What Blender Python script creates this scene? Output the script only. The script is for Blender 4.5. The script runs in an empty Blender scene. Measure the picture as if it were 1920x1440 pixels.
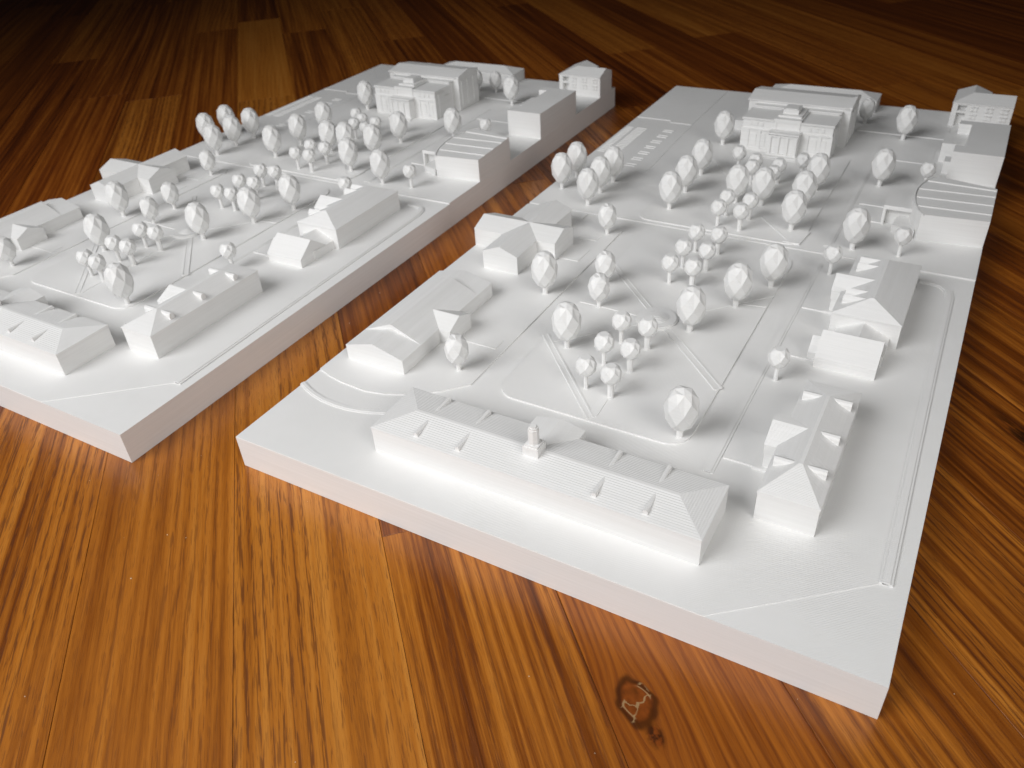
import bpy, bmesh, math, random
from mathutils import Vector, Matrix

# ------------------------------------------------------------------ camera, world, lamps, exposure
S = bpy.context.scene
COL = S.collection
S.unit_settings.system = 'METRIC'
S.unit_settings.scale_length = 0.013          # one unit is about 13 mm
S.view_settings.view_transform = 'Standard'
S.view_settings.look = 'None'
S.view_settings.exposure = 0.0
S.view_settings.gamma = 1.0

cam_d = bpy.data.cameras.new("camera")
cam = bpy.data.objects.new("camera", cam_d)
COL.objects.link(cam)
right = Vector((0.8691753, 0.4913597, -0.0556768))
down = Vector((0.2497335, -0.5333366, -0.8081988))
fwd = Vector((-0.4268108, 0.6885621, -0.5862720))
R = Matrix((right, -down, -fwd)).transposed().to_4x4()
R.translation = Vector((18.669169, -12.761519, 17.567800))
cam.matrix_world = R
cam_d.sensor_fit = 'HORIZONTAL'
cam_d.sensor_width = 36.0
cam_d.lens = 28.281
cam_d.clip_start = 0.05
cam_d.clip_end = 2000
cam_d.dof.use_dof = True
cam_d.dof.focus_distance = 23.5
cam_d.dof.aperture_fstop = 0.3
cam_d.dof.aperture_blades = 0
S.camera = cam

W = bpy.data.worlds.new("World")
S.world = W
W.use_nodes = True
bg = W.node_tree.nodes["Background"]
bg.inputs[0].default_value = (0.9, 0.95, 1.0, 1)
bg.inputs[1].default_value = 0.004


def area_lamp(name, loc, target, sx, sy, power, color, spread=180):
    d = bpy.data.lights.new(name, 'AREA')
    d.shape = 'RECTANGLE'
    d.size, d.size_y = sx, sy
    d.energy = power
    d.color = color
    d.spread = math.radians(spread)
    o = bpy.data.objects.new(name, d)
    COL.objects.link(o)
    o.location = loc
    o.rotation_euler = (Vector(target) - Vector(loc)).to_track_quat('-Z', 'Y').to_euler()
    return o


# the window of the room, low to the left behind the camera, and the light its ceiling gives back
area_lamp("window_light", (-29, -55, 57), (3, 11, 0), 62, 54, 19500, (0.99, 0.99, 1.0), 86)
area_lamp("ceiling_bounce", (2, -20, 95), (4, 10, 0), 90, 80, 4700, (0.99, 0.985, 0.98), 100)
area_lamp("right_fill_light", (52, -24, 36), (-2, 4, 0), 44, 40, 3500, (1.0, 0.98, 0.96), 66)  # added fill from the front right to brighten right-hand faces, no known window

# ------------------------------------------------------------------ materials
def new_mat(name):
    m = bpy.data.materials.new(name)
    m.use_nodes = True
    nt = m.node_tree
    return m, nt, nt.nodes["Principled BSDF"]


class NB:
    def __init__(self, nt):
        self.nt = nt

    def n(self, typ, **kw):
        x = self.nt.nodes.new(typ)
        for k, v in kw.items():
            setattr(x, k, v)
        return x

    def l(self, a, b):
        self.nt.links.new(a, b)

    def math(self, op, a, b=None, c=None, clamp=False):
        x = self.n('ShaderNodeMath', operation=op)
        x.use_clamp = clamp
        for i, v in enumerate((a, b, c)):
            if v is None:
                continue
            if isinstance(v, (int, float)):
                x.inputs[i].default_value = v
            else:
                self.l(v, x.inputs[i])
        return x.outputs[0]

    def vmul(self, v, s):
        x = self.n('ShaderNodeVectorMath', operation='MULTIPLY')
        self.l(v, x.inputs[0])
        x.inputs[1].default_value = s
        return x.outputs[0]

    def noise(self, v, detail=2.0, rough=0.5, dist=0.0, scale=1.0):
        x = self.n('ShaderNodeTexNoise')
        self.l(v, x.inputs['Vector'])
        x.inputs['Scale'].default_value = scale
        x.inputs['Detail'].default_value = detail
        x.inputs['Roughness'].default_value = rough
        x.inputs['Distortion'].default_value = dist
        return x.outputs['Fac']

    def ramp(self, f, stops):
        x = self.n('ShaderNodeValToRGB')
        cr = x.color_ramp
        while len(cr.elements) < len(stops):
            cr.elements.new(0.5)
        for e, (p, c) in zip(cr.elements, stops):
            e.position = p
            e.color = c if len(c) == 4 else (*c, 1)
        self.l(f, x.inputs[0])
        return x.outputs[0]

    def smooth(self, f, a, b):
        x = self.n('ShaderNodeMapRange', interpolation_type='SMOOTHSTEP')
        self.l(f, x.inputs['Value'])
        x.inputs['From Min'].default_value = a
        x.inputs['From Max'].default_value = b
        return x.outputs['Result']

    def mix(self, f, a, b, mode='MIX'):
        x = self.n('ShaderNodeMix', data_type='RGBA', blend_type=mode)
        if isinstance(f, (int, float)):
            x.inputs[0].default_value = f
        else:
            self.l(f, x.inputs[0])
        for i, v in ((6, a), (7, b)):
            if isinstance(v, tuple):
                x.inputs[i].default_value = (*v, 1)
            else:
                self.l(v, x.inputs[i])
        return x.outputs[2]

    def attr(self, name):
        x = self.n('ShaderNodeAttribute', attribute_type='OBJECT', attribute_name=name)
        return x.outputs['Fac']


def plastic(name, hatch):
    """matt white printed plastic: fine layer lines on upright faces, diagonal infill lines on flat ones"""
    m, nt, P = new_mat(name)
    b = NB(nt)
    tc = b.n('ShaderNodeTexCoord')
    geo = b.n('ShaderNodeNewGeometry')
    co = tc.outputs['Object']
    sepn = b.n('ShaderNodeSeparateXYZ')
    b.l(geo.outputs['Normal'], sepn.inputs[0])
    up = b.math('ABSOLUTE', sepn.outputs[2])
    flat = b.smooth(up, 0.8, 0.98)
    lay = b.noise(b.vmul(co, (0.12, 0.12, 34.0)), detail=3, rough=0.6)
    rot = b.n('ShaderNodeVectorRotate', rotation_type='Z_AXIS')
    b.l(co, rot.inputs['Vector'])
    rot.inputs['Angle'].default_value = math.radians(45)
    wv = b.n('ShaderNodeTexWave', wave_type='BANDS', bands_direction='X')
    b.l(rot.outputs[0], wv.inputs['Vector'])
    wv.inputs['Scale'].default_value = 5.2
    wv.inputs['Distortion'].default_value = 0.25
    wv.inputs['Detail'].default_value = 1
    patch = b.noise(b.vmul(co, (0.18, 0.3, 0.2)), detail=2)
    patch = b.smooth(patch, 0.42, 0.68)
    hat = b.math('MULTIPLY', b.math('MULTIPLY', wv.outputs['Fac'], patch), hatch)
    mixn = b.n('ShaderNodeMix', data_type='FLOAT')
    b.l(flat, mixn.inputs[0])
    b.l(lay, mixn.inputs[2])
    b.l(hat, mixn.inputs[3])
    bp = b.n('ShaderNodeBump')
    bp.inputs['Strength'].default_value = 0.32
    bp.inputs['Distance'].default_value = 0.02
    b.l(mixn.outputs[0], bp.inputs['Height'])
    b.l(bp.outputs[0], P.inputs['Normal'])
    tone = b.noise(b.vmul(co, (0.2, 0.2, 13.0)), detail=4, rough=0.65)
    col = b.ramp(tone, [(0.28, (0.782, 0.779, 0.765)), (0.72, (0.84, 0.838, 0.828))])
    b.l(col, P.inputs['Base Color'])
    P.inputs['Roughness'].default_value = 0.52
    P.inputs['IOR'].default_value = 1.46
    P.inputs['Subsurface Weight'].default_value = 0.12
    P.inputs['Subsurface Radius'].default_value = (1.0, 0.95, 0.85)
    P.inputs['Subsurface Scale'].default_value = 0.02
    return m


WHITE = plastic("white_printed_plastic", 1.0)


def oak(name, knots, cracked=True):
    m, nt, P = new_mat(name)
    b = NB(nt)
    tc = b.n('ShaderNodeTexCoord')
    seed = b.attr('seed')
    off = b.n('ShaderNodeCombineXYZ')
    b.l(b.math('MULTIPLY', seed, 37.7), off.inputs[0])
    b.l(b.math('MULTIPLY', seed, 91.3), off.inputs[1])
    b.l(b.math('MULTIPLY', seed, 5.1), off.inputs[2])
    co = tc.outputs['Object']
    sep0 = b.n('ShaderNodeSeparateXYZ')
    b.l(co, sep0.inputs[0])
    x, y = sep0.outputs[0], sep0.outputs[1]
    kmask = None
    halo = None
    rims = None
    dist0 = None
    yy = y
    for (kx, ky, rx, ry) in knots:
        dx = b.math('DIVIDE', b.math('SUBTRACT', x, kx), rx)
        dy = b.math('DIVIDE', b.math('SUBTRACT', y, ky), ry)
        wob = b.noise(b.vmul(co, (1.1, 1.3, 1.0)), detail=2)
        d2 = b.math('ADD', b.math('MULTIPLY', dx, dx), b.math('MULTIPLY', dy, dy))
        d = b.math('ADD', b.math('SQRT', d2), b.math('MULTIPLY', b.math('SUBTRACT', wob, 0.5), 1.1))
        km = b.smooth(d, 1.05, 0.8)
        rim = b.math('MULTIPLY', b.smooth(d, 1.25, 1.0), b.smooth(d, 0.72, 0.95))
        rims = rim if rims is None else rims
        dark2 = b.math('MULTIPLY', b.smooth(d, 1.6, 0.5), b.smooth(b.noise(b.vmul(co, (4.0, 5.0, 1)), detail=3), 0.38, 0.56)) if dist0 is not None else None
        dist0 = d if dist0 is None else dist0
        hl = b.smooth(d, 3.6, 0.8)
        push = b.math('MULTIPLY', b.math('DIVIDE', dy, b.math('ADD', d2, 0.6)), -0.9 * ry)
        yy = b.math('ADD', yy, push)
        kmask = km if kmask is None else b.math('MAXIMUM', kmask, km)
        halo = hl if halo is None else b.math('MAXIMUM', halo, hl)
    cmb = b.n('ShaderNodeCombineXYZ')
    b.l(x, cmb.inputs[0])
    b.l(yy, cmb.inputs[1])
    va = b.n('ShaderNodeVectorMath', operation='ADD')
    b.l(cmb.outputs[0], va.inputs[0])
    b.l(off.outputs[0], va.inputs[1])
    v = va.outputs[0]
    sep = b.n('ShaderNodeSeparateXYZ')
    b.l(v, sep.inputs[0])
    # growth rings: the across coordinate bent by slow noise along the plank
    bend = b.math('MULTIPLY', b.math('SUBTRACT', b.noise(b.vmul(v, (0.022, 0.16, 1)), detail=1.5), 0.5), 3.2)
    ry_ = b.math('ADD', sep.outputs[1], bend)
    wig = b.math('MULTIPLY', b.noise(b.vmul(v, (0.12, 1.6, 1)), detail=2), 2.6)
    ring = b.math('ADD', b.math('MULTIPLY', b.math('SINE', b.math('ADD', b.math('MULTIPLY', ry_, b.attr('grain')), wig)), 0.5), 0.5)
    streak = b.noise(b.vmul(v, (0.03, 2.2, 1)), detail=5, rough=0.66)
    fib = b.noise(b.vmul(v, (0.55, 14.0, 1)), detail=3, rough=0.65)
    base = b.math('ADD', b.math('ADD', b.math('MULTIPLY', ring, 0.04), 0.115), b.math('MULTIPLY', streak, 0.73))
    base = b.math('ADD', base, b.math('MULTIPLY', b.math('SUBTRACT', fib, 0.5), 0.16))
    contrast = b.attr('contrast')
    base = b.math('ADD', b.math('MULTIPLY', b.math('SUBTRACT', base, 0.5), contrast), 0.5)
    base = b.math('ADD', base, b.attr('tone'))
    gold = b.ramp(base, [(0.24, (0.07, 0.0155, 0.002)), (0.39, (0.21, 0.057, 0.006)), (0.54, (0.44, 0.15, 0.017)), (0.72, (0.61, 0.25, 0.042))])
    redd = b.ramp(base, [(0.24, (0.06, 0.011, 0.002)), (0.38, (0.18, 0.040, 0.004)), (0.53, (0.37, 0.108, 0.012)), (0.72, (0.52, 0.185, 0.028))])
    col = b.mix(b.attr('red'), gold, redd)
    # open pores: short dark dashes, bunched in the early wood
    por = b.noise(b.vmul(v, (1.2, 24.0, 1)), detail=1.0, rough=0.5)
    por2 = b.noise(b.vmul(v, (2.0, 42.0, 1)), detail=1.0, rough=0.5)
    early = b.math('MULTIPLY', b.smooth(ring, 0.42, 0.12), b.smooth(b.noise(b.vmul(v, (0.05, 0.7, 1)), detail=1), 0.38, 0.52))
    pa = b.math('MULTIPLY', b.smooth(por, 0.44, 0.54), early)
    pb = b.math('MULTIPLY', b.smooth(por, 0.63, 0.69), 0.75)
    pm2 = b.math('MULTIPLY', b.smooth(por2, 0.57, 0.65), 0.4)
    pm = b.math('MAXIMUM', b.math('MAXIMUM', pa, pb), pm2)
    pm = b.math('MULTIPLY', pm, b.attr('pores'))
    col = b.mix(b.math('MULTIPLY', pm, 0.76), col, (0.085, 0.02, 0.004))
    if kmask is not None and not cracked:
        kd = b.smooth(b.noise(b.vmul(co, (1.2, 6.0, 1)), detail=3), 0.36, 0.55)
        col = b.mix(b.math('MULTIPLY', b.math('MULTIPLY', halo, kd), 0.9), col, (0.012, 0.005, 0.002))
    elif kmask is not None:
        col = b.mix(b.math('MULTIPLY', halo, 0.35), col, (0.17, 0.038, 0.008))
        kn = b.noise(b.vmul(co, (3.0, 4.0, 1)), detail=3)
        kcol = b.ramp(kn, [(0.3, (0.07, 0.016, 0.003)), (0.5, (0.17, 0.036, 0.006)), (0.7, (0.25, 0.06, 0.01))])
        col = b.mix(b.math('MULTIPLY', kmask, 0.7), col, kcol)
        col = b.mix(b.math('MULTIPLY', rims, 0.75), col, (0.03, 0.008, 0.002))
        if dark2 is not None:
            col = b.mix(b.math('MULTIPLY', dark2, 0.85), col, (0.025, 0.008, 0.003))
        vor = b.n('ShaderNodeTexVoronoi', feature='DISTANCE_TO_EDGE')
        wv = b.n('ShaderNodeVectorMath', operation='ADD')
        nz = b.n('ShaderNodeTexNoise')
        b.l(co, nz.inputs['Vector'])
        nz.inputs['Scale'].default_value = 3.0
        nz.inputs['Detail'].default_value = 3.0
        sc = b.n('ShaderNodeVectorMath', operation='SCALE')
        b.l(nz.outputs['Color'], sc.inputs[0])
        sc.inputs['Scale'].default_value = 0.45
        b.l(co, wv.inputs[0])
        b.l(sc.outputs[0], wv.inputs[1])
        b.l(wv.outputs[0], vor.inputs['Vector'])
        vor.inputs['Scale'].default_value = 1.35
        crack = b.smooth(vor.outputs['Distance'], 0.034, 0.015)
        ringc = b.math('MULTIPLY', b.smooth(dist0, 0.70, 0.77), b.smooth(dist0, 0.85, 0.79))
        crack = b.math('MAXIMUM', crack, ringc)
        gate = b.smooth(b.noise(b.vmul(co, (1.5, 1.5, 1)), detail=1), 0.47, 0.55)
        kx, ky, rx, ry = knots[0]
        gx = b.math('DIVIDE', b.math('SUBTRACT', x, kx), rx * 1.1)
        gy = b.math('DIVIDE', b.math('SUBTRACT', y, ky), ry * 1.1)
        near = b.smooth(b.math('SQRT', b.math('ADD', b.math('MULTIPLY', gx, gx), b.math('MULTIPLY', gy, gy))), 1.05, 0.85)
        cm = b.math('MULTIPLY', b.math('MULTIPLY', crack, gate), near)
        col = b.mix(b.math('MULTIPLY', cm, 0.75), col, (0.38, 0.25, 0.12))
    b.l(col, P.inputs['Base Color'])
    rgh = b.math('ADD', b.math('MULTIPLY', b.noise(b.vmul(v, (0.3, 1.2, 1)), detail=3), 0.14), 0.24)
    rgh = b.math('ADD', rgh, b.math('MULTIPLY', pm, 0.15))
    b.l(rgh, P.inputs['Roughness'])
    P.inputs['IOR'].default_value = 1.5
    bp = b.n('ShaderNodeBump')
    bp.inputs['Strength'].default_value = 0.35
    bp.inputs['Distance'].default_value = 0.02
    hgt = b.math('SUBTRACT', b.math('MULTIPLY', fib, 0.35), pm)
    b.l(hgt, bp.inputs['Height'])
    b.l(bp.outputs[0], P.inputs['Normal'])
    return m


OAK = oak("varnished_oak", [])

m_gap, _nt, _p = new_mat("dark_joint")
_p.inputs['Base Color'].default_value = (0.012, 0.006, 0.003, 1)
_p.inputs['Roughness'].default_value = 0.9
m_dust, _nt, _p = new_mat("pale_dust")
_p.inputs['Base Color'].default_value = (0.75, 0.66, 0.5, 1)
_p.inputs['Roughness'].default_value = 0.8

# ------------------------------------------------------------------ mesh helpers
class MB:
    def __init__(self):
        self.v, self.f = [], []

    def face_set(self, verts, faces):
        o = len(self.v)
        self.v += [tuple(p) for p in verts]
        self.f += [tuple(i + o for i in f) for f in faces]
        return self

    def box(self, x0, x1, y0, y1, z0, z1, bottom=True):
        vs = [(x0, y0, z0), (x1, y0, z0), (x1, y1, z0), (x0, y1, z0), (x0, y0, z1), (x1, y0, z1), (x1, y1, z1), (x0, y1, z1)]
        fs = [(4, 5, 6, 7), (0, 1, 5, 4), (1, 2, 6, 5), (2, 3, 7, 6), (3, 0, 4, 7)]
        if bottom:
            fs.append((3, 2, 1, 0))
        return self.face_set(vs, fs)

    def prism(self, pts, z0, z1, bottom=True):
        n = len(pts)
        area = sum(pts[i][0] * pts[(i + 1) % n][1] - pts[(i + 1) % n][0] * pts[i][1] for i in range(n))
        if area < 0:
            pts = list(reversed(pts))
        z1s = z1 if isinstance(z1, (list, tuple)) else [z1] * n
        vs = [(p[0], p[1], z0) for p in pts] + [(p[0], p[1], z1s[i]) for i, p in enumerate(pts)]
        fs = [tuple(range(n, 2 * n))] + [(i, (i + 1) % n, n + (i + 1) % n, n + i) for i in range(n)]
        if bottom:
            fs.append(tuple(reversed(range(n))))
        return self.face_set(vs, fs)

    def stack(self, r, z0, rise, ins, lh=0.0154):
        """a printed roof: one slab per layer, each drawn in by its share of the insets (u0,u1,v0,v1)"""
        n = max(2, round(rise / lh))
        def rect(t):
            return r[0] + ins[0] * t, r[1] - ins[1] * t, r[2] + ins[2] * t, r[3] - ins[3] * t
        for k in range(n):
            a0, a1, b0, b1 = rect(k / n)
            c0, c1, d0, d1 = rect((k + 0.55) / n)
            z, zz = z0 + rise * k / n, z0 + rise * (k + 1) / n
            self.face_set([(a0, b0, z), (a1, b0, z), (a1, b1, z), (a0, b1, z), (c0, d0, zz), (c1, d0, zz), (c1, d1, zz), (c0, d1, zz)],
                          [(4, 5, 6, 7), (0, 1, 5, 4), (1, 2, 6, 5), (2, 3, 7, 6), (3, 0, 4, 7)])
        return self

    def gable_u(self, u0, u1, v0, v1, z0, ze, zr, vr=None):
        """smooth gabled box with its ridge along u"""
        vr = (v0 + v1) / 2 if vr is None else vr
        pr = [(v0, z0), (v1, z0), (v1, ze), (vr, zr), (v0, ze)]
        vs = [(u0, a, c) for a, c in pr] + [(u1, a, c) for a, c in pr]
        fs = [(4, 3, 2, 1, 0), (5, 6, 7, 8, 9)] + [(i, (i + 1) % 5, 5 + (i + 1) % 5, 5 + i) for i in range(5)]
        return self.face_set(vs, fs)

    def gable_v(self, v0, v1, u0, u1, z0, ze, zr):
        ur = (u0 + u1) / 2
        pr = [(u0, z0), (u1, z0), (u1, ze), (ur, zr), (u0, ze)]
        vs = [(a, v0, c) for a, c in pr] + [(a, v1, c) for a, c in pr]
        fs = [(0, 1, 2, 3, 4), (9, 8, 7, 6, 5)] + [(5 + i, 5 + (i + 1) % 5, (i + 1) % 5, i) for i in range(5)]
        return self.face_set(vs, fs)

    def barrel_dormer(self, p, q, half, z_top, z_bot):
        """a little dormer with a rounded ridge running level from p (on the roof) to q (its outer end)"""
        d = Vector((q[0] - p[0], q[1] - p[1])).normalized()
        s = Vector((-d.y, d.x))
        prof = [(-half, z_bot), (half, z_bot)]
        for k in range(5):
            a = math.pi * k / 4
            prof.append((half * math.cos(a), z_top - half * 0.9 + half * 0.9 * math.sin(a)))
        n = len(prof)
        vs = [(p[0] + s.x * a, p[1] + s.y * a, c) for a, c in prof] + [(q[0] + s.x * a, q[1] + s.y * a, c) for a, c in prof]
        fs = [tuple(reversed(range(n))), tuple(range(n, 2 * n))] + [(i, (i + 1) % n, n + (i + 1) % n, n + i) for i in range(n)]
        # outward-facing end order
        fs[0], fs[1] = tuple(range(n)), tuple(reversed(range(n, 2 * n)))
        fs[2:] = [tuple(reversed(f)) for f in fs[2:]]
        return self.face_set(vs, fs)

    def gable_dormer(self, p, q, half, z_top, z_side, z_bot):
        d = Vector((q[0] - p[0], q[1] - p[1])).normalized()
        s = Vector((-d.y, d.x))
        prof = [(-half, z_bot), (half, z_bot), (half, z_side), (0, z_top), (-half, z_side)]
        vs = [(p[0] + s.x * a, p[1] + s.y * a, c) for a, c in prof] + [(q[0] + s.x * a, q[1] + s.y * a, c) for a, c in prof]
        fs = [tuple(range(5)), tuple(reversed(range(5, 10)))] + [(5 + i, 5 + (i + 1) % 5, (i + 1) % 5, i) for i in range(5)]
        return self.face_set(vs, fs)

    def strip(self, pts, width, z0, z1):
        """a raised band of even width along a polyline"""
        P = [Vector(p) for p in pts]
        L, Rr = [], []
        for i, p in enumerate(P):
            a = P[max(0, i - 1)]
            c = P[min(len(P) - 1, i + 1)]
            d = (c - a).normalized()
            nrm = Vector((-d.y, d.x)) * width / 2
            L.append(p + nrm)
            Rr.append(p - nrm)
        for i in range(len(P) - 1):
            self.prism([Rr[i], Rr[i + 1], L[i + 1], L[i]], z0, z1, bottom=False)
        return self

    def mesh(self, name, mat):
        me = bpy.data.meshes.new(name)
        me.from_pydata(self.v, [], self.f)
        me.validate()
        me.update()
        me.materials.append(mat)
        return me

    def build(self, name, parent=None, mat=None, label=None, loc=None):
        o = bpy.data.objects.new(name, self.mesh(name, mat or WHITE))
        COL.objects.link(o)
        o.parent = parent
        if loc:
            o.location = loc
        if label:
            o['label'] = label
        return o


def link_mesh(name, me, parent, loc=(0, 0, 0)):
    o = bpy.data.objects.new(name, me)
    COL.objects.link(o)
    o.parent = parent
    o.location = loc
    return o


def rounded_rect(u0, u1, v0, v1, r, n=5):
    pts = []
    for cx, cy, a0 in ((u1 - r, v0 + r, -90), (u1 - r, v1 - r, 0), (u0 + r, v1 - r, 90), (u0 + r, v0 + r, 180)):
        for k in range(n + 1):
            a = math.radians(a0 + 90 * k / n)
            pts.append((cx + r * math.cos(a), cy + r * math.sin(a)))
    return pts


# ------------------------------------------------------------------ the wooden floor, plank by plank
random.seed(11)
floor = MB().box(-150, 90, -90, 150, -1.6, -1.0).build("floor", mat=m_gap)
floor['kind'] = 'structure'
floor['label'] = 'varnished oak floor of long diagonal planks under both white models'
PW = 4.315
Q = math.sqrt(0.5)


def plank(k, s0, s1, tone, red, contrast, pores, mat=None, seed=None):
    w0 = -0.34 + PW * k
    c = ((s0 + s1) / 2, w0 + PW / 2)
    hl, hw, bv = (s1 - s0) / 2 - 0.006, PW / 2 - 0.006, 0.012
    dz = random.uniform(-0.006, 0.0)
    vs = []
    for (ix, iy, z) in ((0, 0, -1.0), (0, 0, -bv), (bv, bv, 0.0)):
        x, y = hl - ix, hw - iy
        vs += [(-x, -y, z), (x, -y, z), (x, y, z), (-x, y, z)]
    fs = [(8, 9, 10, 11)]
    for b0 in (0, 4):
        fs += [(b0 + i, b0 + (i + 1) % 4, b0 + 4 + (i + 1) % 4, b0 + 4 + i) for i in range(4)]
    o = MB().face_set(vs, fs).build("plank", floor, mat or OAK)
    o.location = (Q * c[0] + Q * c[1], -Q * c[0] + Q * c[1], dz)
    o.rotation_euler = (0, 0, -math.pi / 4)
    o['seed'] = float(random.random() * 10 if seed is None else seed)
    o['grain'] = float(14.0 + (o['seed'] * 7.3) % 1.0 * 12.0)
    o['tone'], o['red'], o['contrast'], o['pores'] = float(tone), float(red), float(contrast), float(pores)
    return o


def local_knot(k, s0, s1, x, y, rx, ry):
    s, w = Q * (x - y), Q * (x + y)
    return (s - (s0 + s1) / 2, w - (-0.34 + PW * k + PW / 2), rx, ry)


KNOT_A = oak("knotty_oak", [local_knot(2, -34, 32, 14.95, -2.12, 0.66, 0.38), local_knot(2, -34, 32, 15.65, -2.7, 0.26, 0.17)])
KNOT_B = oak("dark_knot_oak", [local_knot(5, -39, 26, 22.9, 11.9, 0.9, 0.17)], cracked=False)
fixed = {
    -2: [(-92, -48.5, -0.10, 0.6, 0.9, 0.5), (-48.5, 40, 0.0, 0.2, 1.0, 0.9)],  # dimness of the far left put into the tone of both rows' first planks
    -1: [(-72, -30, -0.07, 0.6, 0.9, 0.5), (-30, 40, 0.01, 0.2, 0.85, 0.6)],
    0: [(-74.8, -44.2, 0.07, 0.1, 0.6, 0.3), (-44.2, 40, 0.05, 0.0, 0.8, 0.9)],
    1: [(-26, 4.75, -0.10, 0.5, 1.0, 0.5), (4.75, 40, -0.03, 0.15, 1.35, 0.6)],
    2: [(-34, 32, -0.03, 0.75, 0.9, 0.3)],
    3: [(-20, 40, -0.03, 0.15, 1.0, 0.7)],
    4: [(-33, 30, -0.07, 0.05, 1.2, 0.9)],
    5: [(-39, 26, -0.10, 0.15, 1.2, 0.8)],  # shade beside the right model is put into this and the next row's tone
    6: [(-30, 33, -0.10, 0.3, 1.1, 0.8)],
}
for k in range(-10, 19):
    runs = list(fixed.get(k, []))
    a = min((r[0] for r in runs), default=None)
    e = max((r[1] for r in runs), default=None)
    if a is None:
        a = e = random.uniform(-30, 10)
    while a > -128:
        ln = random.uniform(24, 58)
        runs.append((a - ln, a, random.choice((-0.15, -0.10, -0.06, -0.02, 0.02)), 0.3 + random.random() * 0.65, random.uniform(0.7, 1.2), random.uniform(0.3, 1)))
        a -= ln
    while e < 42:
        ln = random.uniform(24, 58)
        runs.append((e, e + ln, random.choice((-0.09, -0.03, 0.0, 0.05)), random.random() * 0.7, random.uniform(0.8, 1.2), random.uniform(0.5, 1)))
        e += ln
    for (s0, s1, tone, red, con, por) in sorted(runs):
        mt = KNOT_A if (k == 2 and s0 == -34) else KNOT_B if (k == 5 and s0 == -39) else None
        plank(k, s0, s1, tone, red, con, por, mt)

dust = MB()
for _ in range(70):
    px, py = random.uniform(-14, 26), random.uniform(-11, 16)
    r = random.uniform(0.008, 0.022)
    a = random.random() * 6.28
    pts = [(px + r * random.uniform(0.6, 1.4) * math.cos(a + i * 2.09), py + r * random.uniform(0.6, 1.4) * math.sin(a + i * 2.09)) for i in range(3)]
    dust.prism(pts, 0.001, r * 0.8)
dust = dust.build("dust", mat=m_dust)
dust['kind'] = 'stuff'
dust['label'] = 'tiny pale specks of dust scattered on the oak floor'

# ------------------------------------------------------------------ the printed campus model
T = 1.25
TF = T + 0.04          # the far half stands a hair higher
model = bpy.data.objects.new("campus_model", None)
COL.objects.link(model)
model.empty_display_size = 2

# base tiles and the ground relief on them
near = MB().box(0, 20, 0, 20.19, 0.004, T - 0.02).build("base_tile", model)
far = MB().box(0, 20, 20.21, 41.13, 0.004, TF).build("base_tile", model)
MB().prism([(0.012, 0.012), (15.75, 0.012), (19.35, 2.95), (19.22, 9), (19.12, 18.6), (18.9, 19.2), (18.3, 19.42), (15.6, 19.42), (15.6, 20.18), (0.012, 20.18)],
           T - 0.025, T).build("ground_sheet", model)

ZL = T + 0.06
MB().prism(rounded_rect(6.5, 13.26, 5.65, 19.35, 0.75), T - 0.01, ZL).build("lawn", model)
west = [(0.014, 4.22), (0.6, 4.03), (1.24, 3.9), (2.35, 3.83), (3.1, 3.98), (3.73, 4.25), (4.3, 4.58), (4.79, 4.95), (5.54, 5.73), (5.54, 18.9), (5.4, 19.2), (5.1, 19.35), (3.3, 19.35), (3.3, 20.0), (0.014, 20.0)]
MB().prism(west, T - 0.01, T + 0.05).build("lawn", model)
MB().prism(rounded_rect(5.6, 13.15, 20.45, 31.6, 0.6), TF - 0.01, TF + 0.05).build("lawn", model)
def twin(a, b_, gap, z):
    A, B = Vector(a), Vector(b_)
    d = (B - A).normalized()
    n_ = Vector((-d.y, d.x)) * gap / 2
    pm_ = MB().strip([A, B], gap - 0.06, z - 0.02, z + 0.016)
    pm_.strip([A + n_, B + n_], 0.06, z - 0.02, z + 0.03)
    pm_.strip([A - n_, B - n_], 0.06, z - 0.02, z + 0.03)
    pm_.build("garden_path", model)
def single(pts, w, z0, z1_):
    MB().strip(pts, w, z0, z1_).build("garden_path", model)
twin((6.56, 15.68), (9.25, 12.95), 0.2, ZL)
twin((6.43, 9.61), (10.06, 5.77), 0.2, ZL)
twin((10.3, 11.95), (13.24, 9.0), 0.24, ZL)
single([(10.25, 12.85), (13.2, 15.9)], 0.3, ZL - 0.02, ZL + 0.014)
single([(9.3, 11.9), (6.6, 9.2)], 0.3, ZL - 0.02, ZL + 0.0165)
single([(10.06, 5.9), (9.99, 7.3), (9.8, 11.6)], 0.3, ZL - 0.02, ZL + 0.019)
single([(6.55, 12.4), (9.05, 12.33)], 0.16, ZL - 0.02, ZL + 0.024)
single([(12.3, 14.72), (13.24, 14.89)], 0.1, ZL - 0.02, ZL + 0.022)
single([(5.8, 30.2), (9.3, 25.2)], 0.3, TF, TF + 0.07)
single([(11.0, 22.75), (12.75, 20.75)], 0.34, TF, TF + 0.075)
MB().prism([(12.4, 20.55), (13.1, 20.55), (13.25, 21.9), (12.75, 21.9)], TF, TF + 0.08).build("garden_path", model)

med = MB()
for k, (r, z) in enumerate(((0.79, 0.06), (0.74, 0.095), (0.44, 0.118), (0.37, 0.138), (0.30, 0.157), (0.22, 0.175), (0.13, 0.19))):
    med.prism([(9.78 + r * math.cos(2 * math.pi * i / 40), 12.33 + r * math.sin(2 * math.pi * i / 40)) for i in range(40)], ZL - 0.01, ZL + z, bottom=False)
med.build("stepped_circle", model)

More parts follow.
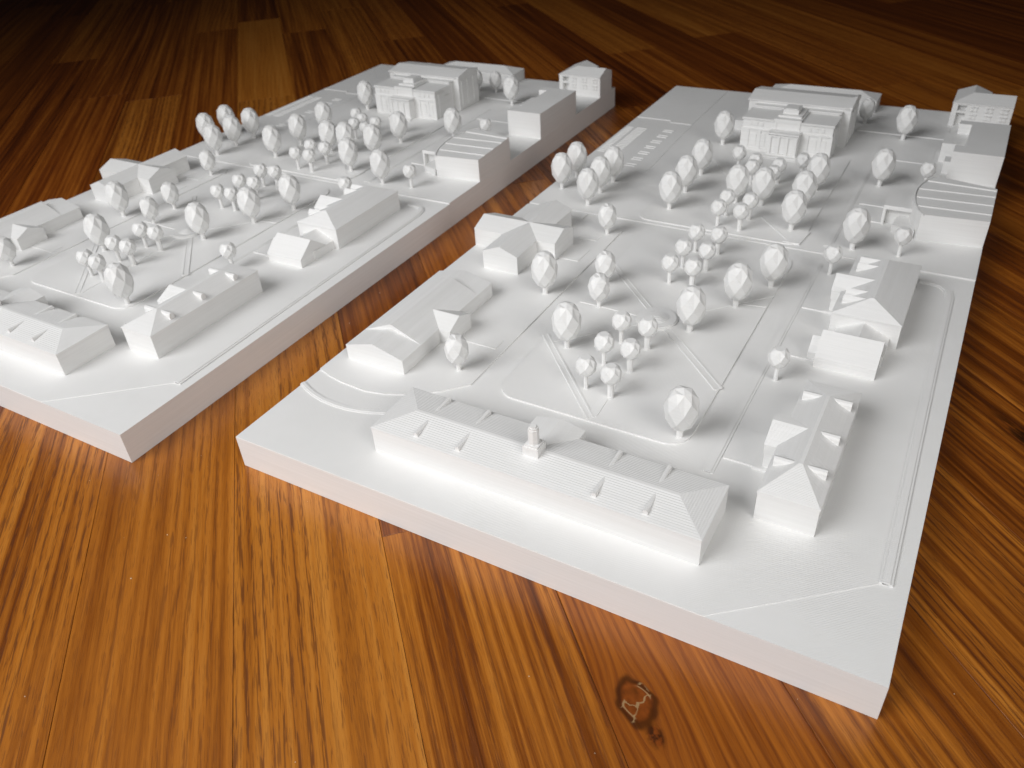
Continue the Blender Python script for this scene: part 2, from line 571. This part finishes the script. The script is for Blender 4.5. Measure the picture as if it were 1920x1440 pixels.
walk = MB()
def ribbon(mb, pts, w, z, h=0.028):
    mb.strip(pts, w, z - 0.02, z + h * 0.55)
    mb.strip(pts, w * 0.55, z - 0.02, z + h)
ribbon(walk, [(14.2, 5.0), (14.2, 12.0), (14.22, 19.3)], 0.34, T, 0.044)
walk.build("side_walk", model)
walk = MB()
ribbon(walk, [(14.22, 20.9), (14.22, 27.0), (14.22, 34.0)], 0.34, TF, 0.046)
walk.build("side_walk", model)
kerb = MB()
ribbon(kerb, [(19.46, 2.95), (19.36, 8.5), (19.28, 14.0), (19.24, 18.4), (19.14, 18.9), (18.92, 19.2), (18.6, 19.32), (18.1, 19.36)], 0.32, T, 0.06)
kerb.build("boundary_kerb", model)
kerb = MB()
ribbon(kerb, [(0.02, 3.28), (0.4, 3.1), (0.78, 2.96), (1.35, 2.83), (1.92, 2.79), (2.4, 2.81), (2.85, 2.89), (3.3, 3.02), (3.8, 3.2), (4.4, 3.5)], 0.22, T, 0.055)
kerb.build("curved_kerb", model)
for (a, b_, c, d, z, h) in ((14.42, 15.6, 5.8, 7.36, T, 0.05), (14.44, 15.4, 15.45, 16.8, T, 0.05), (14.45, 15.42, 12.02, 13.1, T, 0.05),
                           (3.5, 5.2, 7.98, 8.58, T + 0.04, 0.03), (4.0, 5.0, 15.4, 16.6, T + 0.04, 0.03), (4.0, 4.9, 17.5, 18.75, T + 0.04, 0.03),
                           (14.9, 15.82, 24.1, 25.0, TF, 0.05), (14.6, 15.8, 25.9, 27.2, TF, 0.04), (14.4, 16.9, 32.1, 34.6, TF, 0.03), (12.6, 17.2, 36.1, 38.1, TF, 0.04)):
    MB().box(a, b_, c, d, z - 0.02, z + h, bottom=False).build("entrance_pad", model)
park = MB()
for i in range(17):
    v = 28.0 + i * 0.265
    park.box(0.12, 0.58, v, v + 0.06, TF - 0.01, TF + 0.028, bottom=False)
    park.box(0.76, 1.40, v + 0.05, v + 0.11, TF - 0.01, TF + 0.028, bottom=False)
for i in range(7):
    for dv in (0, 0.28):
        v = 26.5 + i * 0.95 + dv
        park.box(2.42, 3.0, v, v + 0.06, TF - 0.01, TF + 0.03, bottom=False)
park = park.build("parking_lines", model)
park['kind'] = 'stuff'
edge = MB()
edge.strip([(0.05, 34.2), (2.2, 34.2), (2.28, 33.9), (3.6, 33.9)], 0.06, TF - 0.01, TF + 0.03)
edge.strip([(3.9, 26.0), (3.75, 30.0), (3.62, 33.9), (3.6, 40.9)], 0.05, TF - 0.01, TF + 0.022)
edge.build("car_park_edge", model)
Zb = T + 0.02


# --- front hall: hipped roof of clear printed steps, eight dormers, chimney turret, rear cross wing
hall = MB().box(4.64, 15.15, 1.47, 3.72, T - 0.02, T + 0.93, bottom=False).build("long_hall", model, label="long hall with stepped hip roof, eight slim dormers and a chimney turret")
rf = MB().box(4.62, 15.17, 1.45, 3.74, T + 0.93, T + 0.945)
rf.stack((4.62, 15.17, 1.45, 3.74), T + 0.945, 0.215, (1.02, 1.02, 1.125, 1.125), lh=0.0154)
rf.build("roof", hall)
zt = T + 1.128
for u in (6.2, 7.68, 12.07, 13.55):
    MB().barrel_dormer((u, 2.56), (u, 1.66), 0.07, zt, T + 0.9).build("dormer", hall)
    MB().barrel_dormer((u - 0.05, 2.7), (u - 0.05, 3.6), 0.07, zt, T + 0.9).build("dormer", hall)
wing = MB().gable_v(2.6, 4.15, 9.0, 10.66, T - 0.02, T + 0.95, T + 1.145)
wing.build("rear_wing", hall)
tur = MB()
def octo(r):
    return [(9.81 + r * math.cos(math.pi / 8 + i * math.pi / 4), 2.5 + r * math.sin(math.pi / 8 + i * math.pi / 4)) for i in range(8)]
tur.box(9.56, 10.06, 2.25, 2.75, T + 0.95, T + 1.4)
tur.box(9.60, 10.02, 2.29, 2.71, T + 1.4, T + 1.45)
tur.prism(octo(0.165), T + 1.45, T + 1.95)
tur.prism(octo(0.14), T + 1.95, T + 2.01)
tur.prism(octo(0.1), T + 2.01, T + 2.05)
tur.build("chimney_turret", hall)


def hip_roof(u0, u1, v0, v1, ze, rise, iv0, iv1, over=0.02):
    r = MB().box(u0 - over, u1 + over, v0 - over, v1 + over, ze - 0.045, ze)
    h = (u1 - u0) / 2 - 0.03
    r.stack((u0 - over * .6, u1 + over * .6, v0 - over * .6, v1 + over * .6), ze, rise, (h, h, iv0, iv1))
    return r


def ridge_wing(u0, u1, v0, v1, ze, rise, axis):
    """printed gable roof over a wing"""
    h = ((v1 - v0) if axis == 'u' else (u1 - u0)) / 2 - 0.015
    r = MB()
    r.stack((u0, u1, v0, v1), ze, rise, (0, 0, h, h) if axis == 'u' else (h, h, 0, 0))
    return r


# --- right-hand hall at the front
b1 = MB().box(15.91, 17.53, 3.78, 9.39, T - 0.02, T + 0.97, bottom=False).build("hipped_hall", model, label="hip-roofed hall with barrel dormers and a short gabled wing")
hip_roof(15.91, 17.53, 3.78, 9.39, T + 1.01, 0.39, 1.14, 1.14).build("roof", b1)
MB().box(15.57, 15.95, 5.84, 7.32, T - 0.02, T + 0.6, bottom=False).box(15.55, 15.95, 5.8, 7.36, T + 0.62, T + 0.97).build("wing_wall", b1)
ridge_wing(15.53, 16.6, 5.78, 7.38, T + 0.97, 0.36, 'u').build("wing_roof", b1)
MB().box(15.3, 15.95, 5.72, 7.44, T - 0.02, T + 0.1, bottom=False).build("plinth", b1)
for v in (4.98, 6.57, 8.3):
    MB().barrel_dormer((16.76, v), (17.42, v), 0.105, T + 1.345, T + 1.0).build("dormer", b1)
for v in (4.98, 8.3):
    MB().barrel_dormer((16.68, v), (16.0, v), 0.105, T + 1.345, T + 1.0).build("dormer", b1)

# --- middle hall on the right with paired dormers and the low annex before it
b2 = MB().box(15.71, 18.02, 13.9, 18.72, T - 0.02, T + 0.93, bottom=False).build("hipped_hall", model, label="hip-roofed hall with paired dormers and a gabled wing")
hip_roof(15.71, 18.02, 13.9, 18.72, T + 0.97, 0.44, 0.78, 0.9).build("roof", b2)
MB().box(15.4, 15.8, 15.55, 16.72, T - 0.02, T + 0.56, bottom=False).box(15.37, 15.8, 15.51, 16.76, T + 0.58, T + 0.95).build("wing_wall", b2)
ridge_wing(15.35, 16.75, 15.49, 16.78, T + 0.95, 0.42, 'u').build("wing_roof", b2)
MB().box(15.2, 15.75, 15.42, 16.85, T - 0.02, T + 0.09, bottom=False).build("plinth", b2)
for v in (14.66, 15.2, 17.3, 17.84):
    MB().gable_dormer((16.78, v), (15.9, v), 0.15, T + 1.345, T + 1.2, T + 0.98).build("dormer", b2)

b3 = MB().gable_u(15.69, 17.68, 11.72, 13.44, T - 0.02, T + 0.38, T + 1.0).build("annex", model, label="low gabled annex in front of the hip-roofed hall")
MB().gable_v(12.6, 13.92, 15.95, 17.74, T - 0.02, T + 0.40, T + 0.82).build("link_roof", b3)
MB().gable_u(15.4, 15.8, 12.08, 13.05, T - 0.02, T + 0.3, T + 0.72).build("porch", b3)
MB().box(15.2, 15.75, 11.98, 13.15, T - 0.02, T + 0.08, bottom=False).build("plinth", b3)

# --- long gabled hall on the left
ZW = T + 0.04
b4 = MB().gable_u(0, 0.001, 0, 0.001, 0, 0.0005, 0.001)
b4 = MB()
b4.box(0.55, 3.08, 5.2, 11.35, T - 0.0, T + 0.64, bottom=False)
b4 = b4.build("gabled_hall", model, label="long low gabled hall with a raised middle roof and a gabled porch")
ridge_wing(0.54, 3.09, 5.19, 6.34, T + 0.64, 0.36, 'v').build("roof", b4)
ridge_wing(0.54, 3.09, 6.34, 10.3, T + 0.64, 0.54, 'v').build("roof", b4)
ridge_wing(0.54, 3.09, 10.3, 11.36, T + 0.64, 0.30, 'v').build("roof", b4)
MB().gable_u(2.2, 3.58, 7.5, 8.93, T, T + 0.64, T + 0.95).build("porch", b4)

# --- cross-shaped house on the left
b5 = MB().box(0.012, 4.06, 15.05, 16.85, T, T + 0.86, bottom=False)
b5.box(1.5, 3.18, 13.3, 15.1, T, T + 0.862, bottom=False)
b5.box(1.5, 3.14, 16.8, 18.55, T, T + 0.862, bottom=False)
b5 = b5.build("cross_house", model, label="cross-shaped house with four gabled arms")
rf = MB().gable_u(0.005, 4.067, 15.04, 16.86, T + 0.84, T + 0.865, T + 1.2)
rf.gable_v(13.29, 18.56, 1.49, 3.19, T + 0.84, T + 0.867, T + 1.198)
rf.build("roof", b5)

# --- curved auditorium on the far right
LC = [(17.42, 22.97), (17.2, 23.35), (17.02, 23.85), (16.91, 24.3), (16.84, 24.8), (16.82, 25.4), (16.9, 26.0), (17.1, 26.6), (17.32, 26.95), (17.6, 27.22)]
b6 = MB().prism(LC + [(19.988, 26.55), (19.988, 23.22)], TF - 0.02, TF + 1.12)
b6 = b6.build("auditorium", model, label="auditorium with a bowed side and a roof of stepped bands")
def left_at(v, inset=0.1):
    for (a, b_) in zip(LC, LC[1:]):
        if a[1] <= v <= b_[1]:
            t = (v - a[1]) / (b_[1] - a[1])
            return a[0] + t * (b_[0] - a[0]) + inset
    return LC[-1][0] + inset
lv = [22.975, 23.8, 24.68, 25.55, 26.5, 27.12]
rv = [23.222, 23.9, 24.82, 25.72, 26.32, 26.5]
for i in range(5):
    lf = [(left_at(lv[i] + (lv[i + 1] - lv[i]) * t / 4, 0.12), lv[i] + (lv[i + 1] - lv[i]) * t / 4) for t in range(5)]
    z = TF + (1.18, 1.215, 1.25, 1.285, 1.33)[i]
    MB().prism([(19.986, rv[i + 1]), (19.986, rv[i])][::-1] + lf[::-1], TF + 1.1, z).build("roof_band", b6)
rim = MB()
for k in range(len(LC) - 1):
    (a0, c0), (a1, c1) = LC[k], LC[k + 1]
    zt0 = TF + 1.2 + 0.16 * (c0 - LC[0][1]) / 4.25
    zt1 = TF + 1.2 + 0.16 * (c1 - LC[0][1]) / 4.25
    rim.prism([(a0 - 0.004, c0), (a0 + 0.075, c0), (a1 + 0.075, c1), (a1 - 0.004, c1)], TF + 1.1, [zt0, zt0, zt1, zt1], bottom=False)
rim.build("roof_rim", b6)
ent = MB().box(15.82, 17.1, 24.34, 25.98, TF - 0.02, TF + 0.9, bottom=False)
ent.box(15.82, 17.05, 24.06, 24.34, TF + 0.72, TF + 0.9)
ent.box(15.82, 15.93, 24.06, 24.34, TF - 0.02, TF + 0.72, bottom=False)
ent.build("entrance_block", b6)
MB().prism([(16.36, 23.36), (17.3, 23.02), (17.12, 23.9), (17.02, 24.32), (16.46, 24.32), (16.38, 23.9)], TF - 0.02, TF + 0.36).build("forecourt_wall", b6)

# --- flat-roofed block with the notched side
z1 = TF + 1.48
b7 = MB().box(18.25, 19.988, 30.2, 35.02, TF - 0.02, z1, bottom=False)
b7.box(17.81, 18.25, 30.2, 31.2, TF - 0.02, z1, bottom=False)
b7.box(17.68, 18.25, 34.45, 35.02, TF - 0.02, z1, bottom=False)
b7 = b7.build("flat_roofed_block", model, label="flat-roofed block with a notch in its side")
MB().box(17.18, 18.25, 32.75, 34.45, TF - 0.02, TF + 0.97, bottom=False).build("terrace", b7)
MB().box(17.5, 18.25, 31.2, 31.95, TF - 0.02, TF + 0.6, bottom=False).build("stair_block", b7)

# --- house cut off by the model's edge at the far corner
hz = TF
def front(mb, v):
    mb.box(17.0, 17.27, 38.65, v, hz - 0.02, hz + 1.3, bottom=False)
    mb.box(17.72, 19.988, 38.65, v, hz - 0.02, hz + 1.3, bottom=False)
    mb.box(17.27, 17.72, 39.0, v, hz - 0.02, hz + 1.3, bottom=False)
    mb.box(17.27, 17.72, 38.65, 39.0, hz + 1.17, hz + 1.3)
    mb.box(17.27, 17.72, 38.67, 39.0, hz + 0.74, hz + 0.86)
b8 = MB()
front(b8, 40.55)
b8.box(17.0, 18.76, 40.55, 41.118, hz - 0.02, hz + 1.3, bottom=False)
b8 = b8.build("corner_house", model, label="hip-roofed house cut off straight at the model's edge, with two rows of windows")
def tri_roof(name):
    m_ = MB()
    ze, zr = hz + 1.3, hz + 1.64
    A, Bp = (16.985, 38.63, ze), (19.986, 38.63, ze)
    r0, r1 = (17.88, 39.62, zr), (19.986, 39.62, zr)
    c0, c1 = (19.986, 40.57, ze), (18.78, 40.57, ze)
    d0, d1 = (18.78, 41.116, ze), (16.985, 41.116, ze)
    r2 = (17.88, 41.116, zr)
    m_.face_set([A, Bp, r0, r1, c0, c1, d0, d1, r2],
                [(0, 1, 3, 2), (1, 4, 3), (2, 3, 4, 5), (2, 5, 6, 8), (6, 7, 8), (7, 0, 2, 8), (7, 6, 5, 4, 1, 0)])
    m_.box(16.97, 19.985, 38.61, 38.8, ze - 0.05, ze - 0.002)
    return m_.build(name, b8)
tri_roof("roof")
for (us, h) in (((17.92, 18.12, 18.66, 18.88, 19.42, 19.62), 1.12), ((17.92, 18.12, 18.66, 18.88, 19.42, 19.62), 0.70)):
    for u in us:
        w_ = MB().box(u, u + 0.15, 38.59, 38.66, hz + h - 0.22, hz + h - 0.17).box(u + 0.02, u + 0.13, 38.625, 38.66, hz + h - 0.17, hz + h)
        w_.box(u - 0.01, u + 0.16, 38.58, 38.66, hz + h, hz + h + 0.04)
        w_.build("window", b8)

# --- main building with its pillared front
g = TF
b9 = MB().box(7.4, 12.1, 31.0, 32.75, g - 0.02, g + 1.74, bottom=False)
b9 = b9.build("main_building", model, label="tall main building with a pillared centre, stepped attic and gabled rear block")
for (a, c) in ((7.36, 8.97), (10.5, 12.14)):
    MB().box(a, c, 30.945, 31.0, g - 0.02, g + 0.16, bottom=False).build("plinth", b9)
    MB().box(a, c, 30.94, 31.0, g + 1.16, g + 1.25).build("cornice", b9)
    MB().box(a - 0.01 if a < 9 else 10.44, c + 0.01 if c > 9 else 9.06, 30.93, 31.0, g + 1.70, g + 1.737).build("cornice", b9)
    wid = c - a
    for q0, q1 in ((0, 0.27), (0.55, 0.66), (0.93, 1.0)):
        MB().box(a + q0 * wid, a + q1 * wid, 30.955, 31.0, g + 0.16, g + 1.16).build("pilaster", b9)
MB().box(12.1, 12.138, 31.0, 32.7, g - 0.02, g + 1.25, bottom=False).build("side_wall", b9)
MB().box(12.1, 12.17, 31.35, 32.0, g - 0.02, g + 1.55, bottom=False).build("pilaster", b9)
for u in (7.74, 8.05, 8.36, 10.86, 11.2, 11.52):
    MB().box(u, u + 0.15, 30.96, 31.0, g + 1.4, g + 1.6).build("window", b9)
for (u, w_) in ((7.82, 0.38), (8.3, 0.38), (10.98, 0.38), (11.47, 0.38)):
    MB().box(u, u + w_, 30.975, 31.0, g + 0.3, g + 0.95).build("window", b9)
MB().box(7.36, 12.14, 30.99, 32.76, g + 1.74, g + 1.78).build("wing_roof", b9)
ctr = MB().box(9.0, 10.5, 30.42, 31.0, g - 0.02, g + 1.28, bottom=False)
ctr.box(8.97, 10.53, 30.34, 31.0, g + 1.12, g + 1.2).box(8.95, 10.55, 30.31, 31.0, g + 1.24, g + 1.32)
ctr.box(8.97, 10.53, 30.34, 31.0, g - 0.02, g + 0.2, bottom=False)
ctr.build("centre_bay", b9)
for u in (9.0, 9.44, 9.9, 10.34):
    MB().box(u, u + 0.15, 30.35, 30.42, g + 0.2, g + 1.12).build("pillar", b9)
MB().box(8.75, 10.7, 29.95, 30.34, g - 0.02, g + 0.07, bottom=False).box(8.85, 10.6, 30.1, 30.34, g + 0.07, g + 0.13).build("front_steps", b9)
att = MB().box(9.08, 10.42, 30.98, 32.74, g + 1.3, g + 1.8)
att.box(9.04, 10.46, 30.93, 32.76, g + 1.8, g + 1.88).box(9.08, 9.2, 30.94, 30.98, g + 1.3, g + 1.68).box(10.3, 10.42, 30.94, 30.98, g + 1.3, g + 1.68)
att.box(9.08, 10.42, 30.94, 30.98, g + 1.68, g + 1.8).box(9.16, 10.36, 31.3, 32.78, g + 1.88, g + 1.98)
att.build("attic", b9)
tw = MB().box(9.32, 10.12, 31.6, 32.5, g + 1.98, g + 2.2)
tw.prism([(9.32, 31.6), (10.12, 31.6), (10.12, 32.5), (9.32, 32.5)], g + 2.2, g + 2.201)
tw.box(9.4, 10.04, 31.68, 32.42, g + 2.2, g + 2.24)
tw.build("roof_lantern", b9)
big = MB().box(7.05, 12.5, 33.2, 35.55, g - 0.02, g + 2.06, bottom=False)
big.box(7.6, 12.0, 32.78, 33.2, g - 0.02, g + 1.86, bottom=False)
big.box(7.5, 12.1, 32.72, 33.2, g + 1.86, g + 1.92)
big.build("rear_block", b9)
r_ = MB().gable_u(7.0, 12.38, 33.12, 35.65, g + 2.04, g + 2.09, g + 2.31)
r_.build("rear_roof", b9)
MB().gable_u(12.38, 12.53, 33.16, 35.6, g + 2.0, g + 2.14, g + 2.37).build("parapet", b9)
for v in (33.5, 34.2, 34.9):
    MB().box(12.5, 12.54, v, v + 0.25, g + 0.2, g + 1.8).build("pilaster", b9)
MB().box(6.15, 7.1, 34.0, 34.7, g - 0.02, g + 0.55, bottom=False).build("side_porch", b9)

# --- low hipped building along the back edge
b10 = MB().box(6.6, 12.95, 39.45, 41.115, g - 0.02, g + 0.7, bottom=False).build("back_building", model, label="low hip-roofed building along the back edge of the model")
hp = MB()
e0 = [(6.58, 39.43, g + 0.7), (12.97, 39.43, g + 0.7), (12.97, 41.117, g + 0.7), (6.58, 41.117, g + 0.7)]
hp.face_set(e0 + [(7.7, 40.3, g + 1.02), (11.85, 40.3, g + 1.02)], [(0, 1, 5, 4), (1, 2, 5), (2, 3, 4, 5), (3, 0, 4), (3, 2, 1, 0)])
hp.build("roof", b10)

# --- faceted trees: a trunk with a crown of diamond-shaped facets
def crown_mesh(name, z0, z1, rad, n=7, seed=3, twist=0.3):
    """convex crown whose corners sit on half-step rings, so its facets come out as diamonds"""
    rng = random.Random(seed)
    zc, hz_ = (z0 + z1) / 2, (z1 - z0) / 2
    bm = bmesh.new()
    angles = [math.radians(d) for d in (0, 27, 55, 84, 112, 139, 162)]
    for k, a in enumerate(angles):
        for i in range(n if k else 1):
            ph = twist + 2 * math.pi * (i + 0.5 * (k % 2)) / n + rng.uniform(-0.03, 0.03)
            aa = a + (rng.uniform(-0.025, 0.025) if 0 < k < len(angles) - 1 else 0)
            rr = rad * math.sin(aa) ** 0.92 * (1.0 + 0.03 * math.cos(aa))
            bm.verts.new((rr * math.cos(ph), rr * math.sin(ph), zc + hz_ * math.cos(aa)))
    bmesh.ops.convex_hull(bm, input=bm.verts)
    bmesh.ops.dissolve_limit(bm, angle_limit=math.radians(21), verts=bm.verts, edges=bm.edges)
    me = bpy.data.meshes.new(name)
    bm.to_mesh(me)
    bm.free()
    me.materials.append(WHITE)
    return me


def trunk_mesh(name, r, h):
    mb = MB()
    mb.prism([(r * math.cos(i * math.pi / 4 + 0.2), r * math.sin(i * math.pi / 4 + 0.2)) for i in range(8)], -0.02, h)
    mb.prism([(r * 1.5 * math.cos(i * math.pi / 3), r * 1.45 * math.sin(i * math.pi / 3)) for i in range(6)], -0.02, 0.012)
    return mb.mesh(name, WHITE)


KIND = {
    'tall_tree': (trunk_mesh("trunk", 0.108, 0.5), crown_mesh("crown", 0.31, 1.88, 0.555, 7, 3, 0.25)),
    'medium_tree': (trunk_mesh("trunk", 0.088, 0.5), crown_mesh("crown", 0.27, 1.46, 0.44, 7, 5, 0.5)),
    'small_tree': (trunk_mesh("trunk", 0.078, 0.8), crown_mesh("crown", 0.54, 1.31, 0.37, 7, 8, 0.1)),
    'stout_tree': (trunk_mesh("trunk", 0.112, 0.8), crown_mesh("crown", 0.54, 1.31, 0.37, 7, 8, 0.1)),
}
trees = {
    'tall_tree': [(4.97, 12.38), (7.53, 9.2), (11.17, 12.04), (12.93, 6.14), (12.17, 14.43), (12.96, 16.49),
                  (2.83, 21.0), (2.75, 22.65), (2.79, 24.15), (0.72, 22.4), (0.75, 24.1), (6.67, 21.95), (6.67, 24.17), (6.65, 26.6),
                  (9.3, 23.85), (10.5, 23.95), (12.42, 21.83), (12.3, 24.2), (12.4, 26.6), (15.18, 21.07), (15.05, 28.4),
                  (6.32, 31.24), (15.1, 35.45)],
    'medium_tree': [(4.68, 6.3), (7.39, 12.3), (6.85, 14.1), (5.02, 18.4), (12.75, 37.4), (11.3, 37.3), (9.75, 37.2), (8.2, 37.7), (7.0, 37.8)],
    'small_tree': [(9.23, 7.2), (9.2, 8.74), (9.19, 10.28), (9.2, 15.17), (9.22, 16.68), (9.23, 18.25), (9.33, 20.95), (9.34, 22.2),
                   (9.34, 26.2), (9.26, 27.1), (8.2, 27.85), (14.77, 10.4), (14.8, 18.55), (17.02, 21.15), (17.0, 28.95)],
    'stout_tree': [(10.18, 7.1), (10.18, 8.74), (10.19, 10.3), (10.15, 15.2), (10.2, 16.75), (10.18, 18.35), (10.36, 20.92), (10.4, 22.2),
                   (10.5, 25.8), (10.48, 26.85), (11.4, 27.9)],
}
def ground_z(u, v):
    if v > 20.2:
        return TF + (0.05 if 5.6 < u < 13.15 and v < 31.6 else 0)
    if 6.5 < u < 13.26 and 5.65 < v < 19.35:
        return ZL
    return T + (0.05 if u < 5.54 else 0)
for kind, spots in trees.items():
    tm, cm = KIND[kind]
    for (u, v) in spots:
        t_ = link_mesh('round_tree' if kind in ('small_tree', 'stout_tree') else 'oval_tree', tm, model, (u, v, ground_z(u, v)))
        link_mesh('crown', cm, t_)

# ------------------------------------------------------------------ the second, identical model on the left
def copy_tree(o, parent):
    c = o.copy()
    COL.objects.link(c)
    c.parent = parent
    for ch in list(o.children):
        copy_tree(ch, c)
    return c
twin_model = copy_tree(model, None)
twin_model.location = (-23.6665, -1.7095, 0)
twin_model.rotation_euler = (0, 0, 0.0029)
for o, lab in ((model, 'white printed campus model on the right, its chimney turret in full view'),
               (twin_model, 'white printed campus model on the left, cut off by the picture edge')):
    o['label'] = lab
    o['category'] = 'architectural model'
    o['group'] = 'white printed campus models on the oak floor'
